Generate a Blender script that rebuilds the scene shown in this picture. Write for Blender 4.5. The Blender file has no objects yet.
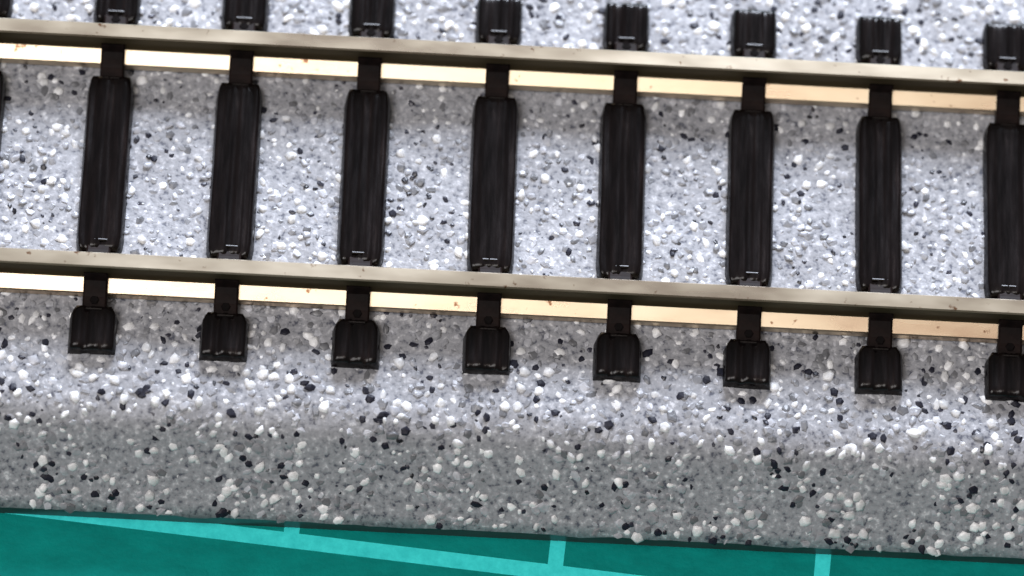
import bpy, math, random
import numpy as np
from mathutils import Vector, Matrix

MM = 0.001
rnd = random.Random(7)
rng = np.random.default_rng(7)
scene = bpy.context.scene
col = scene.collection

# ------------------------------------------------------------------ camera
# world: X along the rails, Y away from the viewer, Z up, mat surface at z = 0, sizes in millimetres * MM
BED_TOP = 4.2
FOOT_TOP = BED_TOP + 0.45
EL, ROLL, AZ = math.radians(64.71), math.radians(6.18), math.radians(-3.57)
AIM = Vector((-0.2184, -4.473, FOOT_TOP)); DIST = 190.0; PXMM = 26.645
cdir = Vector((math.sin(AZ)*math.cos(EL), -math.cos(AZ)*math.cos(EL), math.sin(EL)))
CAM = AIM + cdir*DIST
fwd = -cdir
right = fwd.cross(Vector((0, 0, 1))).normalized(); upv = right.cross(fwd)
r2 = right*math.cos(ROLL) + upv*math.sin(ROLL)
u2 = -right*math.sin(ROLL) + upv*math.cos(ROLL)
cam = bpy.data.cameras.new('camera'); camo = bpy.data.objects.new('camera', cam); col.objects.link(camo)
m = Matrix((r2, u2, -fwd)).transposed().to_4x4(); m.translation = CAM*MM
camo.matrix_world = m
cam.sensor_width = 36; cam.lens = PXMM*DIST/1024*36
cam.clip_start = 0.005; cam.clip_end = 20
cam.dof.use_dof = True; cam.dof.focus_distance = DIST*MM; cam.dof.aperture_fstop = 40
scene.camera = camo
scene.render.resolution_x = 1024; scene.render.resolution_y = 576

def project(p):
    v = Vector(p) - CAM; z = v.dot(fwd)
    return 512 + PXMM*DIST*v.dot(r2)/z, 288 - PXMM*DIST*v.dot(u2)/z
def unproject(x, y, z):                      # the point of the level plane z seen in that direction
    d = r2*((x-512)/(PXMM*DIST)) + u2*((288-y)/(PXMM*DIST)) + fwd
    return CAM + d*((z-CAM.z)/d.z)

# ------------------------------------------------------------------ light: a cool window low behind, a warm ceiling lamp, dim room
world = bpy.data.worlds.new('World'); scene.world = world; world.use_nodes = True
bg = world.node_tree.nodes['Background']
bg.inputs[0].default_value = (1.0, 0.98, 0.95, 1); bg.inputs[1].default_value = 0.12
def lamp(name, el, az, dist, sx, sy, watts, colour):
    l = bpy.data.lights.new(name, 'AREA'); l.shape = 'RECTANGLE'; l.size = sx; l.size_y = sy
    l.energy = watts; l.color = colour
    o = bpy.data.objects.new(name, l); col.objects.link(o)
    el, az = math.radians(el), math.radians(az)
    d = Vector((math.sin(az)*math.cos(el), math.cos(az)*math.cos(el), math.sin(el)))
    o.location = d*dist; o.rotation_euler = d.to_track_quat('Z', 'Y').to_euler()
    return o
lamp('window_light', 30, 6, 0.9, 0.45, 0.40, 24.0, (0.80, 0.865, 1.0))
lamp('room_light', 60, 232, 1.6, 0.9, 0.9, 18.0, (1.0, 0.96, 0.95))
lamp('ceiling_lamp', 80, 183, 1.3, 0.05, 0.14, 0.8, (1.0, 0.93, 0.84))
lamp('ceiling_glow', 82, 180, 1.5, 0.9, 0.9, 1.5, (1.0, 0.78, 0.64))
vs = scene.view_settings
vs.view_transform = 'Standard'; vs.look = 'None'; vs.exposure = 0.0; vs.gamma = 1.0
scene.render.engine = 'CYCLES'

# ------------------------------------------------------------------ materials
def mat(name, base, rough=0.5, metal=0.0, spec=0.5):
    mt = bpy.data.materials.new(name); mt.use_nodes = True
    b = mt.node_tree.nodes['Principled BSDF']
    b.inputs['Base Color'].default_value = (*base, 1); b.inputs['Roughness'].default_value = rough
    b.inputs['Metallic'].default_value = metal; b.inputs['Specular IOR Level'].default_value = spec
    return mt, mt.node_tree, b
def noise(nt, scale, detail=4, rough=0.6, stretch=None, coord='Object'):
    tc = nt.nodes.new('ShaderNodeTexCoord'); n = nt.nodes.new('ShaderNodeTexNoise')
    n.inputs['Scale'].default_value = scale; n.inputs['Detail'].default_value = detail; n.inputs['Roughness'].default_value = rough
    if stretch:
        mp = nt.nodes.new('ShaderNodeMapping'); mp.inputs['Scale'].default_value = stretch
        nt.links.new(tc.outputs[coord], mp.inputs['Vector']); nt.links.new(mp.outputs[0], n.inputs['Vector'])
    else:
        nt.links.new(tc.outputs[coord], n.inputs['Vector'])
    return n.outputs['Fac']
def ramp(nt, fac, stops):
    r = nt.nodes.new('ShaderNodeValToRGB'); e = r.color_ramp.elements
    while len(e) < len(stops): e.new(0.5)
    for el_, (p, c) in zip(e, stops):
        el_.position = p; el_.color = (*c, 1) if len(c) == 3 else c
    nt.links.new(fac, r.inputs[0]); return r.outputs[0]
def bump(nt, b, fac, strength, dist):
    n = nt.nodes.new('ShaderNodeBump'); n.inputs['Strength'].default_value = strength; n.inputs['Distance'].default_value = dist
    nt.links.new(fac, n.inputs['Height']); nt.links.new(n.outputs[0], b.inputs['Normal'])
def g(v): return (v, v, v)

# moulded grey ballast plastic
M_BED, nt, b = mat('ballast_plastic', (0.3, 0.31, 0.34), 0.5)
f = noise(nt, 4200, 3)
nt.links.new(ramp(nt, f, [(0.32, (0.07, 0.075, 0.10)), (0.43, (0.24, 0.245, 0.265)), (0.58, (0.31, 0.315, 0.34)), (0.72, (0.58, 0.585, 0.61))]), b.inputs['Base Color'])
bump(nt, b, f, 0.45, 0.00006)
# loose-looking grains, colour carried grain by grain
M_GRAIN, nt, b = mat('ballast_grain', (0.4, 0.4, 0.42), 0.33)
at = nt.nodes.new('ShaderNodeAttribute'); at.attribute_name = 'grain'
f = noise(nt, 4200, 3)
mx = nt.nodes.new('ShaderNodeMix'); mx.data_type = 'RGBA'; mx.blend_type = 'MULTIPLY'; mx.inputs[0].default_value = 1
nt.links.new(at.outputs['Color'], mx.inputs[6]); nt.links.new(ramp(nt, f, [(0.25, g(0.72)), (0.75, g(1.15))]), mx.inputs[7])
nt.links.new(mx.outputs[2], b.inputs['Base Color']); bump(nt, b, f, 0.5, 0.00006)
M_DARK, nt, b = mat('dark_granule', (0.014, 0.015, 0.025), 0.5, 0, 0.25)
f = noise(nt, 3500, 3); nt.links.new(ramp(nt, f, [(0.3, (0.005, 0.005, 0.010)), (0.75, (0.018, 0.019, 0.034))]), b.inputs['Base Color'])
M_PALE, nt, b = mat('pale_granule', (0.72, 0.73, 0.76), 0.35)
f = noise(nt, 3500, 3); nt.links.new(ramp(nt, f, [(0.3, g(0.55)), (0.7, (0.82, 0.83, 0.85))]), b.inputs['Base Color'])
# sleeper plastic
M_SLEEP, nt, b = mat('sleeper_plastic', (0.018, 0.013, 0.012), 0.26, 0, 0.27)
f = noise(nt, 900, 5, 0.65, (3.0, 0.35, 1))
nt.links.new(ramp(nt, f, [(0.3, (0.002, 0.0018, 0.002)), (0.6, (0.006, 0.004, 0.004)), (0.8, (0.016, 0.010, 0.009))]), b.inputs['Base Color'])
nt.links.new(ramp(nt, f, [(0.3, g(0.15)), (0.75, g(0.30))]), b.inputs['Roughness'])
bump(nt, b, f, 0.4, 0.00006)
M_CLIP, nt, b = mat('clip_plastic', (0.006, 0.004, 0.004), 0.55, 0, 0.08)
f = noise(nt, 1500, 4)
nt.links.new(ramp(nt, f, [(0.3, (0.003, 0.002, 0.002)), (0.75, (0.014, 0.008, 0.007))]), b.inputs['Base Color'])
bump(nt, b, f, 0.4, 0.00005)
# nickel silver rail
M_RAIL, nt, b = mat('nickel_silver', (0.72, 0.62, 0.47), 0.3, 1.0)
f = noise(nt, 420, 4, 0.55, (0.35, 1, 1)); f2 = noise(nt, 2600, 3, 0.5)
mx = nt.nodes.new('ShaderNodeMix'); mx.data_type = 'RGBA'; mx.blend_type = 'MULTIPLY'; mx.inputs[0].default_value = 1
nt.links.new(ramp(nt, f, [(0.32, (0.53, 0.41, 0.30)), (0.5, (0.61, 0.51, 0.375)), (0.72, (0.70, 0.61, 0.47))]), mx.inputs[6])
nt.links.new(ramp(nt, f2, [(0.26, (0.35, 0.22, 0.16)), (0.33, g(1.0))]), mx.inputs[7])
nt.links.new(mx.outputs[2], b.inputs['Base Color'])
nt.links.new(ramp(nt, f, [(0.3, g(0.24)), (0.75, g(0.36))]), b.inputs['Roughness'])
bump(nt, b, f, 0.25, 0.00004)
# the same metal on the rail sides: tarnish and shade both put into the colour
M_WEB, nt, b = mat('tarnished_shaded_rail_side', (0.16, 0.125, 0.07), 0.5, 0.7)
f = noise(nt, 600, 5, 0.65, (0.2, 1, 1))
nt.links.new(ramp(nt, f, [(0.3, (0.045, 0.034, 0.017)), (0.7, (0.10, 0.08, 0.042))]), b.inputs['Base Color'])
M_SKIRT, nt, b = mat('skirt_plastic', (0.035, 0.037, 0.04), 0.3)
f = noise(nt, 800, 3); nt.links.new(ramp(nt, f, [(0.3, g(0.025)), (0.7, g(0.05))]), b.inputs['Base Color'])
# cutting mat vinyl and its print
M_MAT, nt, b = mat('mat_vinyl', (0.0, 0.16, 0.15), 0.6, 0, 0.08)
f = noise(nt, 900, 8, 0.75, (0.5, 1, 1))
nt.links.new(ramp(nt, f, [(0.3, (0.0, 0.17, 0.15)), (0.7, (0.001, 0.26, 0.23))]), b.inputs['Base Color'])
bump(nt, b, noise(nt, 5000, 4, 0.7), 0.5, 0.00006)
M_LINE, nt, b = mat('mat_print', (0.10, 0.75, 0.74), 0.6, 0, 0.1)
f = noise(nt, 2200, 6, 0.7)
nt.links.new(ramp(nt, f, [(0.3, (0.03, 0.60, 0.60)), (0.7, (0.06, 0.82, 0.80))]), b.inputs['Base Color'])

# ------------------------------------------------------------------ helpers
def mesh(name, verts, faces, material, smooth=False):
    me = bpy.data.meshes.new(name); me.from_pydata([(x*MM, y*MM, z*MM) for x, y, z in verts], [], faces)
    me.materials.append(material)
    if smooth: me.polygons.foreach_set('use_smooth', [True]*len(me.polygons))
    me.update(); return me
def obj(name, me, parent=None, loc=(0, 0, 0), rotz=0.0):
    o = bpy.data.objects.new(name, me); col.objects.link(o)
    if parent: o.parent = parent
    o.location = Vector(loc)*MM; o.rotation_euler[2] = rotz
    return o
def prism(profile, x0, x1, nx):              # a (y, z) outline, counter-clockwise, drawn out along X
    n = len(profile); v = []; fc = []
    for i in range(nx+1):
        x = x0 + (x1-x0)*i/nx
        v += [(x, y, z) for y, z in profile]
    for i in range(nx):
        for k in range(n):
            a, b_ = i*n+k, i*n+(k+1) % n
            fc.append((a, b_, b_+n, a+n))
    fc.append(tuple(range(n))[::-1]); fc.append(tuple(range(nx*n, nx*n+n)))
    return v, fc
def box(x0, x1, y0, y1, z0, z1):
    v = [(x, y, z) for z in (z0, z1) for y in (y0, y1) for x in (x0, x1)]
    return v, [(0, 2, 3, 1), (4, 5, 7, 6), (0, 1, 5, 4), (2, 6, 7, 3), (0, 4, 6, 2), (1, 3, 7, 5)]

# ------------------------------------------------------------------ the mat it lies on
a0 = unproject(251, 535.7, 0); a1 = unproject(498, 565.9, 0)         # centre of the printed border line
ang = math.atan2(a1.y-a0.y, a1.x-a0.x)
tk = unproject(556, 560, 0)                                          # one of its ticks
ux = Vector((math.cos(ang), math.sin(ang), 0)); uy = Vector((-ux.y, ux.x, 0))
s0 = (tk-a0).dot(ux); org = a0 + ux*s0                               # a grid corner: mat coordinates start here
MW0, MW1, MD0, MD1 = -150, 150, -30, 190
bx = box(MW0, MW1, MD0, MD1, -2, 0)
mat_o = obj('cutting_mat', mesh('cutting_mat', *bx, M_MAT), None, (org.x, org.y, 0), ang)
mat_o['kind'] = 'structure'; mat_o['label'] = 'teal cutting mat with light cyan printed grid under the track'
LW = 0.62
obj('border_line', mesh('border_line', *box(-140, 140, -LW/2, LW/2, 0.0, 0.02), M_LINE), mat_o)
obj('border_line', mesh('border_line', *box(-140, 140, 180-LW/2, 180+LW/2, 0.0, 0.02), M_LINE), mat_o)
gl = mesh('grid_line', *box(-0.29, 0.29, LW/2, 180-LW/2, 0.0, 0.016), M_LINE)
for k in range(-14, 15): obj('grid_line', gl, mat_o, (k*10, 0, 0))
for j in range(1, 18):
    o = obj('cross_line', mesh('cross_line', *box(-140, 140, -0.2, 0.2, 0.0, 0.020), M_LINE), mat_o, (0, j*10, 0))

# ------------------------------------------------------------------ the track section
track = bpy.data.objects.new('model_railway_track', None); col.objects.link(track)
track.empty_display_size = 0.01
track['label'] = 'straight model railway track section with speckled grey ballast roadbed and brassy rails on teal mat'
track['category'] = 'model track'
HALF = 62.0                                   # a 124 mm straight
SH, BASE = 10.1, 12.85                        # half widths at the shoulder and at the foot of the slope
LIP = 0.9
def shoulder(sg):                             # slope, rounded shoulder, flat top (one side)
    p0, p1, p2 = (BASE, LIP+0.08), (SH, BED_TOP), (SH-1.0, BED_TOP)
    L = math.dist(p0, p1); k = 1-1.0/L; q0 = (p0[0]+(p1[0]-p0[0])*k, p0[1]+(p1[1]-p0[1])*k)
    out = [(p0[0]+(q0[0]-p0[0])*i/6, p0[1]+(q0[1]-p0[1])*i/6) for i in range(6)]
    for i in range(8):
        u = i/7; out.append(((1-u)**2*q0[0]+2*u*(1-u)*p1[0]+u*u*p2[0], (1-u)**2*q0[1]+2*u*(1-u)*p1[1]+u*u*p2[1]))
    return [(sg*y, z) for y, z in out]
nL = shoulder(-1); nR = shoulder(1)[::-1]
TOPN = 24
PL = nL + [(nL[-1][0]+(nR[0][0]-nL[-1][0])*i/TOPN, BED_TOP) for i in range(1, TOPN)] + nR
def wob(x, y):                                # the moulding is never dead flat
    return 0.035*(math.sin(0.9*x+1.3*y)+math.sin(1.7*x-0.8*y+2)+0.7*math.sin(3.1*x+2.3*y+1)) if abs(y) > 0 else 0
NX = 220; bv = []; bf = []
und = [(BASE-0.04, LIP-0.02), (BASE-0.3, LIP-0.04), (-BASE+0.3, LIP-0.04), (-BASE+0.04, LIP-0.02)]
ring = PL + und; n = len(ring)
for i in range(NX+1):
    x = -HALF+2*HALF*i/NX
    for k, (y, z) in enumerate(ring):
        w = wob(x, y) if k < len(PL) else 0
        sl = 1 if abs(y) > SH else 0
        bv.append((x, y+(math.copysign(w*0.8, y) if sl and k < len(PL) else 0), z+w*(0.6 if sl else 1)))
for i in range(NX):
    for k in range(n):
        a, b_ = i*n+k, i*n+(k+1) % n
        bf.append((a, a+n, b_+n, b_))
bf.append(tuple(range(n))); bf.append(tuple(range(NX*n, NX*n+n))[::-1])
bme = mesh('roadbed', bv, bf, M_BED)
bme.polygons.foreach_set('use_smooth', [len(f_) == 4 for f_ in bf])
bed = obj('roadbed', bme, track)
sk = [(-BASE+0.14, 0.0), (BASE-0.14, 0.0), (BASE-0.14, LIP-0.05), (-BASE+0.14, LIP-0.05)]
obj('skirt', mesh('skirt', *prism(sk, -HALF+0.1, HALF-0.1, 20), M_SKIRT), bed)

# ballast surface: arc-length coordinate t across the bed -> point and normal
seg = [math.dist(PL[i], PL[i+1]) for i in range(len(PL)-1)]; TOT = sum(seg); NS = len(seg)
def bed_at(t):
    for i, L in enumerate(seg):
        if t <= L or i == NS-1:
            k = min(t/L, 1); (ya, za), (yb, zb) = PL[i], PL[i+1]
            return ya+(yb-ya)*k, za+(zb-za)*k, -(zb-za)/L, (yb-ya)/L
        t -= L

RAIL_C, HEADW, FOOTW = 4.825, 0.62, 0.75
PITCH, X0 = 4.9, -15.781
def covered(x, y):                            # is this spot of the bed under a rail foot or a sleeper?
    ay = abs(y)
    if abs(ay-RAIL_C) < FOOTW+0.05: return True
    dx = (x-X0+PITCH/2) % PITCH - PITCH/2
    return abs(dx) < 0.92 and ay < 7.95

# unit grains: dome of two rings, irregular
def grain_unit(r):
    n = r.choice((5, 6)); v = []
    ph = r.uniform(0, 6.28); ecc = r.uniform(0.65, 1.0)
    rad = [r.uniform(0.68, 1.25) for _ in range(n)]
    for ring, (rr, z) in enumerate(((1.0, -0.25), (0.93, 0.35), (0.6, 0.75))):
        for k in range(n):
            a = ph + k*2*math.pi/n + r.uniform(-.15, .15)
            v.append((rr*rad[k]*math.cos(a), ecc*rr*rad[k]*math.sin(a), z*r.uniform(0.75, 1.2)))
    v.append((r.uniform(-.12, .12), r.uniform(-.12, .12), 0.85))
    fc = []
    for ring in range(2):
        for k in range(n):
            a, b_ = ring*n+k, ring*n+(k+1) % n
            fc += [(a, b_, b_+n), (a, b_+n, a+n)]
    for k in range(n): fc.append((2*n+k, 2*n+(k+1) % n, 3*n))
    return np.array(v), np.array(fc)
UNITS = [grain_unit(rnd) for _ in range(24)]

cell = 0.37
grains = []                                   # x, t, radius, kind
nt_, nx_ = int(TOT/cell), int(2*HALF/cell)
for j in range(nt_):
    for i in range(nx_):
        x = -HALF + (i+0.5+(j % 2)*0.5)*cell + rnd.uniform(-.18, .18)
        t = (j+0.5)*cell + rnd.uniform(-.17, .17)
        if abs(x) > HALF-0.2 or not 0.06 < t < TOT-0.06: continue
        q = rnd.random(); y = bed_at(t)[0]
        edge = abs(y) > 6.5                    # more print specks towards the shoulders
        if q < (0.15 if edge else 0.105):
            k, r = 'dark', rnd.uniform(0.12, 0.25) if edge else rnd.uniform(0.10, 0.2)
            if rnd.random() < 0.35:
                a = rnd.uniform(0, 6.28); grains.append((max(-HALF+.3, min(HALF-.3, x+0.3*math.cos(a))), max(.25, min(TOT-.25, t+0.3*math.sin(a))), r*rnd.uniform(0.5, 0.8), 'dark'))
        elif q < (0.40 if edge else 0.27): k, r = 'pale', rnd.uniform(0.09, 0.29)
        else: k, r = 'grey', rnd.uniform(0.12, 0.28)
        if abs(y) < 4.2 and k != 'dark': r *= 0.9
        grains.append((x, t, r, k))
cand = []
for i, (x, t, r, k) in enumerate(grains):
    if k == 'grey': continue
    y, z, ny, nz = bed_at(t)
    if covered(x, y): continue
    px, py = project((x, y, z))
    if 0 < px < 1024 and 0 < py < 576: cand.append((r*(1.0 if k == 'dark' else 0.62), i))
cand.sort(reverse=True); single = set(i for _, i in cand[:300])

def frame(x, t, r, lift):
    y, z, ny, nz = bed_at(t)
    a = rnd.uniform(0, 6.28); N = Vector((rnd.uniform(-.3, .3), ny+rnd.uniform(-.3, .3), nz)).normalized()
    A = Vector((1, 0, 0)); A = (A-N*A.dot(N)).normalized(); B = N.cross(A)
    c, s = math.cos(a), math.sin(a)
    lift += wob(x, y)
    return Matrix((A*c+B*s, -A*s+B*c, N)).transposed(), Vector((x, y+ny*lift, z+nz*lift))
unit_me = {}
for kind, mt in (('dark', M_DARK), ('pale', M_PALE)):
    unit_me[kind] = [mesh('granule', u[0].tolist(), u[1].tolist(), mt, kind == 'pale') for u in UNITS[:8]]
V, F, C, SM = [], [], [], []
base = 0
for i, (x, t, r, k) in enumerate(grains):
    h = r*{'dark': rnd.uniform(0.25, 0.4), 'pale': rnd.uniform(0.3, 0.55), 'grey': rnd.uniform(0.12, 0.36)}[k]
    R, P = frame(x, t, r, -0.02)
    ui = rnd.randrange(24)
    if i in single:
        o = obj('granule', unit_me[k][ui % 8], bed, P)
        o.rotation_euler = R.to_euler(); o.scale = (r, r, h)
        continue
    uv, uf = UNITS[ui]
    SM += [k == 'pale' or rnd.random() < 0.3]*len(uf)
    V.append((uv*np.array([r, r, h])) @ np.array(R).T + np.array(P)); F.append(uf+base); base += len(uv)
    if k == 'dark': v = rnd.uniform(0.006, 0.03); c = (v, v, v*1.6)
    elif k == 'pale': v = rnd.uniform(0.55, 0.88); c = (v, v*1.01, v*1.03)
    else:
        v = rnd.choice((0.15, 0.23, 0.28, 0.32, 0.38, 0.46))*rnd.uniform(0.9, 1.1); c = (v*0.98, v, v*1.08)
    C.append(np.tile(np.array([*c, 1.0]), (len(uv), 1)))
V = np.concatenate(V)*MM; F = np.concatenate(F); C = np.concatenate(C)
me = bpy.data.meshes.new('ballast')
me.vertices.add(len(V)); me.vertices.foreach_set('co', V.ravel())
me.loops.add(F.size); me.loops.foreach_set('vertex_index', F.ravel().astype(np.int32))
me.polygons.add(len(F)); me.polygons.foreach_set('loop_start', np.arange(0, F.size, 3, dtype=np.int32))
me.polygons.foreach_set('use_smooth', SM)
ca = me.color_attributes.new('grain', 'FLOAT_COLOR', 'POINT'); ca.data.foreach_set('color', C.ravel().astype(np.float32))
me.materials.append(M_GRAIN); me.update(calc_edges=True); me.validate()
bal = obj('ballast', me, bed); bal['kind'] = 'stuff'

# ------------------------------------------------------------------ rails
zt = FOOT_TOP + 1.394                         # running surface
hw, fw, wb = HEADW/2, FOOTW, 0.16
fz = FOOT_TOP
half = [(fw, fz-0.33), (fw, fz-0.05), (fw-0.04, fz), (wb+0.04, fz+0.20), (wb, fz+0.26), (wb, zt-0.60), (hw, zt-0.50), (hw, zt-0.06), (hw-0.05, zt)]
rp = half + [(-y, z) for y, z in half[::-1]]
SIDE = {3, 4, 5, 6, 10, 11, 12, 13}           # outline edges that are web and head side
for s in (1, -1):
    rv, rf = prism(rp, -HALF-1.0, HALF+1.0, 60)
    # hand-laid rail: the foot and head are never dead flat
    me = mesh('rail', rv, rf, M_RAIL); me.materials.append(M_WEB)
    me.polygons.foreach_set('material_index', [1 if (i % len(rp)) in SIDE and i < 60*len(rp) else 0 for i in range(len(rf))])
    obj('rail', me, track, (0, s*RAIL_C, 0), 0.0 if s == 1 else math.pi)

# ------------------------------------------------------------------ sleepers
def timber(y0, y1, w, h, r, taper0=0.0, taper1=0.0, nx=20, ny=16):
    """wood-grained block: rounded shoulders, ridges along its length, corners cut in plan at either end"""
    groove = [r.choice((-0.15, -0.1, 0.0, 0.03, 0.05, 0.06)) for _ in range(nx)]
    ph = [r.uniform(0, 6.28) for _ in range(nx)]; fr = [r.uniform(0.4, 1.3) for _ in range(nx)]
    us = [-1.0, -0.93, -0.84] + [-0.84+1.68*i/(nx-7) for i in range(1, nx-7)] + [0.84, 0.93, 1.0]
    us = us[:3] + us[3:]; nx = len(us)
    vs_ = [0.0, 0.0, 0.07, 0.2] + [0.2+(y1-y0-0.4)*i/(ny-7) for i in range(1, ny-7)] + [y1-y0-0.2, y1-y0-0.07, y1-y0, y1-y0]
    ny = len(vs_); v = []
    for j, d in enumerate(vs_):
        L = y1-y0; cut = 0
        if d < 0.3: cut = taper0*(1-d/0.3)
        if L-d < 0.3: cut = max(cut, taper1*(1-(L-d)/0.3))
        for i, u in enumerate(us):
            half = w/2 - cut
            zz = h
            if j in (0, ny-1) or i in (0, nx-1): zz = -0.15
            elif j in (1, ny-2): zz = h-0.16
            elif j in (2, ny-3): zz = h-0.03
            if i in (1, nx-2): zz = min(zz, h-0.13)
            elif i in (2, nx-3): zz = min(zz, h-0.02)
            elif 2 < i < nx-3 and 1 < j < ny-2:
                k = i % len(groove); zz += groove[k]*(0.6+0.4*math.sin(ph[k]+fr[k]*d))
            uu = u*(1.0 if i in (0, nx-1) else 0.96)
            v.append((uu*half, y0+d, zz))
    fc = [(j*nx+i, j*nx+i+1, (j+1)*nx+i+1, (j+1)*nx+i) for j in range(ny-1) for i in range(nx-1)]
    me_ = mesh('timber', v, fc, M_SLEEP, True)
    return me_
SV = []
for k in range(4):
    r = random.Random(40+k)
    SV.append((timber(-3.80, 3.55, 1.84, 0.62, r, 0.14, 0.14, ny=26), timber(5.93, 7.90, 1.86, 0.60, r, 0.12, 0.05), timber(6.10, 7.90, 1.86, 0.60, r, 0.20, 0.02)))
def clip_mesh(inner):
    """moulded chair that grips the rail foot: a stepped narrow tongue; Y counted outwards from the web"""
    L = 1.30 if inner else 1.36; w = 0.45
    pr = [(0.14, 0.30), (0.14, 1.10), (0.26, 1.08), (0.40, 0.82), (0.62, 0.75), (0.86, 0.69), (0.98, 0.64), (L-0.12, 0.60), (L, 0.52), (L, -0.1), (0.90, -0.1), (0.87, 0.12), (0.80, 0.47), (0.30, 0.62)]
    xs = (-w, -w+0.07, w-0.07, w); n = len(pr); v = []; fc = []
    for i, x in enumerate(xs):
        for y, z in pr: v.append((x, y, z-(0.06 if i in (0, 3) and z > 0.5 else 0)))
    for i in range(3):
        for k in range(n):
            a, b_ = i*n+k, i*n+(k+1) % n
            fc.append((a, a+n, b_+n, b_))
    fc.append(tuple(range(n))); fc.append(tuple(range(3*n, 4*n))[::-1])
    nb = len(v)                                # raised bead where the tongue meets the timber: catches the light
    for x in (-0.30, 0.30):
        for k in range(9):
            a = math.pi*k/8; v.append((x, L+0.10+0.075*math.cos(a), 0.575+0.085*math.sin(a)))
    for k in range(8): fc.append((nb+k, nb+k+1, nb+k+10, nb+k+9))
    fc.append(tuple(range(nb, nb+9))[::-1]); fc.append(tuple(range(nb+9, nb+18)))
    me_ = mesh('rail_clip', v, fc, M_CLIP); me_.materials.append(M_SLEEP)
    me_.polygons.foreach_set('material_index', [1 if min(f_) >= nb else 0 for f_ in fc])
    return me_
CI, CO = clip_mesh(True), clip_mesh(False)
def bolt():
    v = []; fc = []; n = 6
    for rr, z in ((0.19, 0.5), (0.19, 0.74), (0.14, 0.80)):
        for k in range(n): v.append((rr*math.cos(k*math.pi/3), rr*math.sin(k*math.pi/3), z))
    for q in range(2):
        for k in range(n): fc.append((q*n+k, q*n+(k+1) % n, q*n+n+(k+1) % n, q*n+n+k))
    fc.append(tuple(range(2*n, 3*n)))
    return mesh('bolt_head', v, fc, M_SLEEP)
BO = bolt()
n0 = int(math.ceil((-HALF+0.9-X0)/PITCH)); n1 = int(math.floor((HALF-0.9-X0)/PITCH))
for k in range(n0, n1+1):
    x = X0 + k*PITCH
    var = SV[(k*7) % 4]
    sl = obj('sleeper', var[0], track, (x, 0, BED_TOP), rnd.uniform(-0.004, 0.004))
    obj('sleeper_end', var[1], sl)
    e = obj('sleeper_end', var[2], sl); e.rotation_euler[2] = math.pi
    for s in (1, -1):
        c = obj('rail_clip', CO, sl, (0, s*RAIL_C, 0)); c.rotation_euler[2] = 0 if s == 1 else math.pi
        c = obj('rail_clip', CI, sl, (0, s*RAIL_C, 0)); c.rotation_euler[2] = math.pi if s == 1 else 0
        c = obj('bolt_head', BO, sl, (0, s*(RAIL_C+1.10), -0.12))
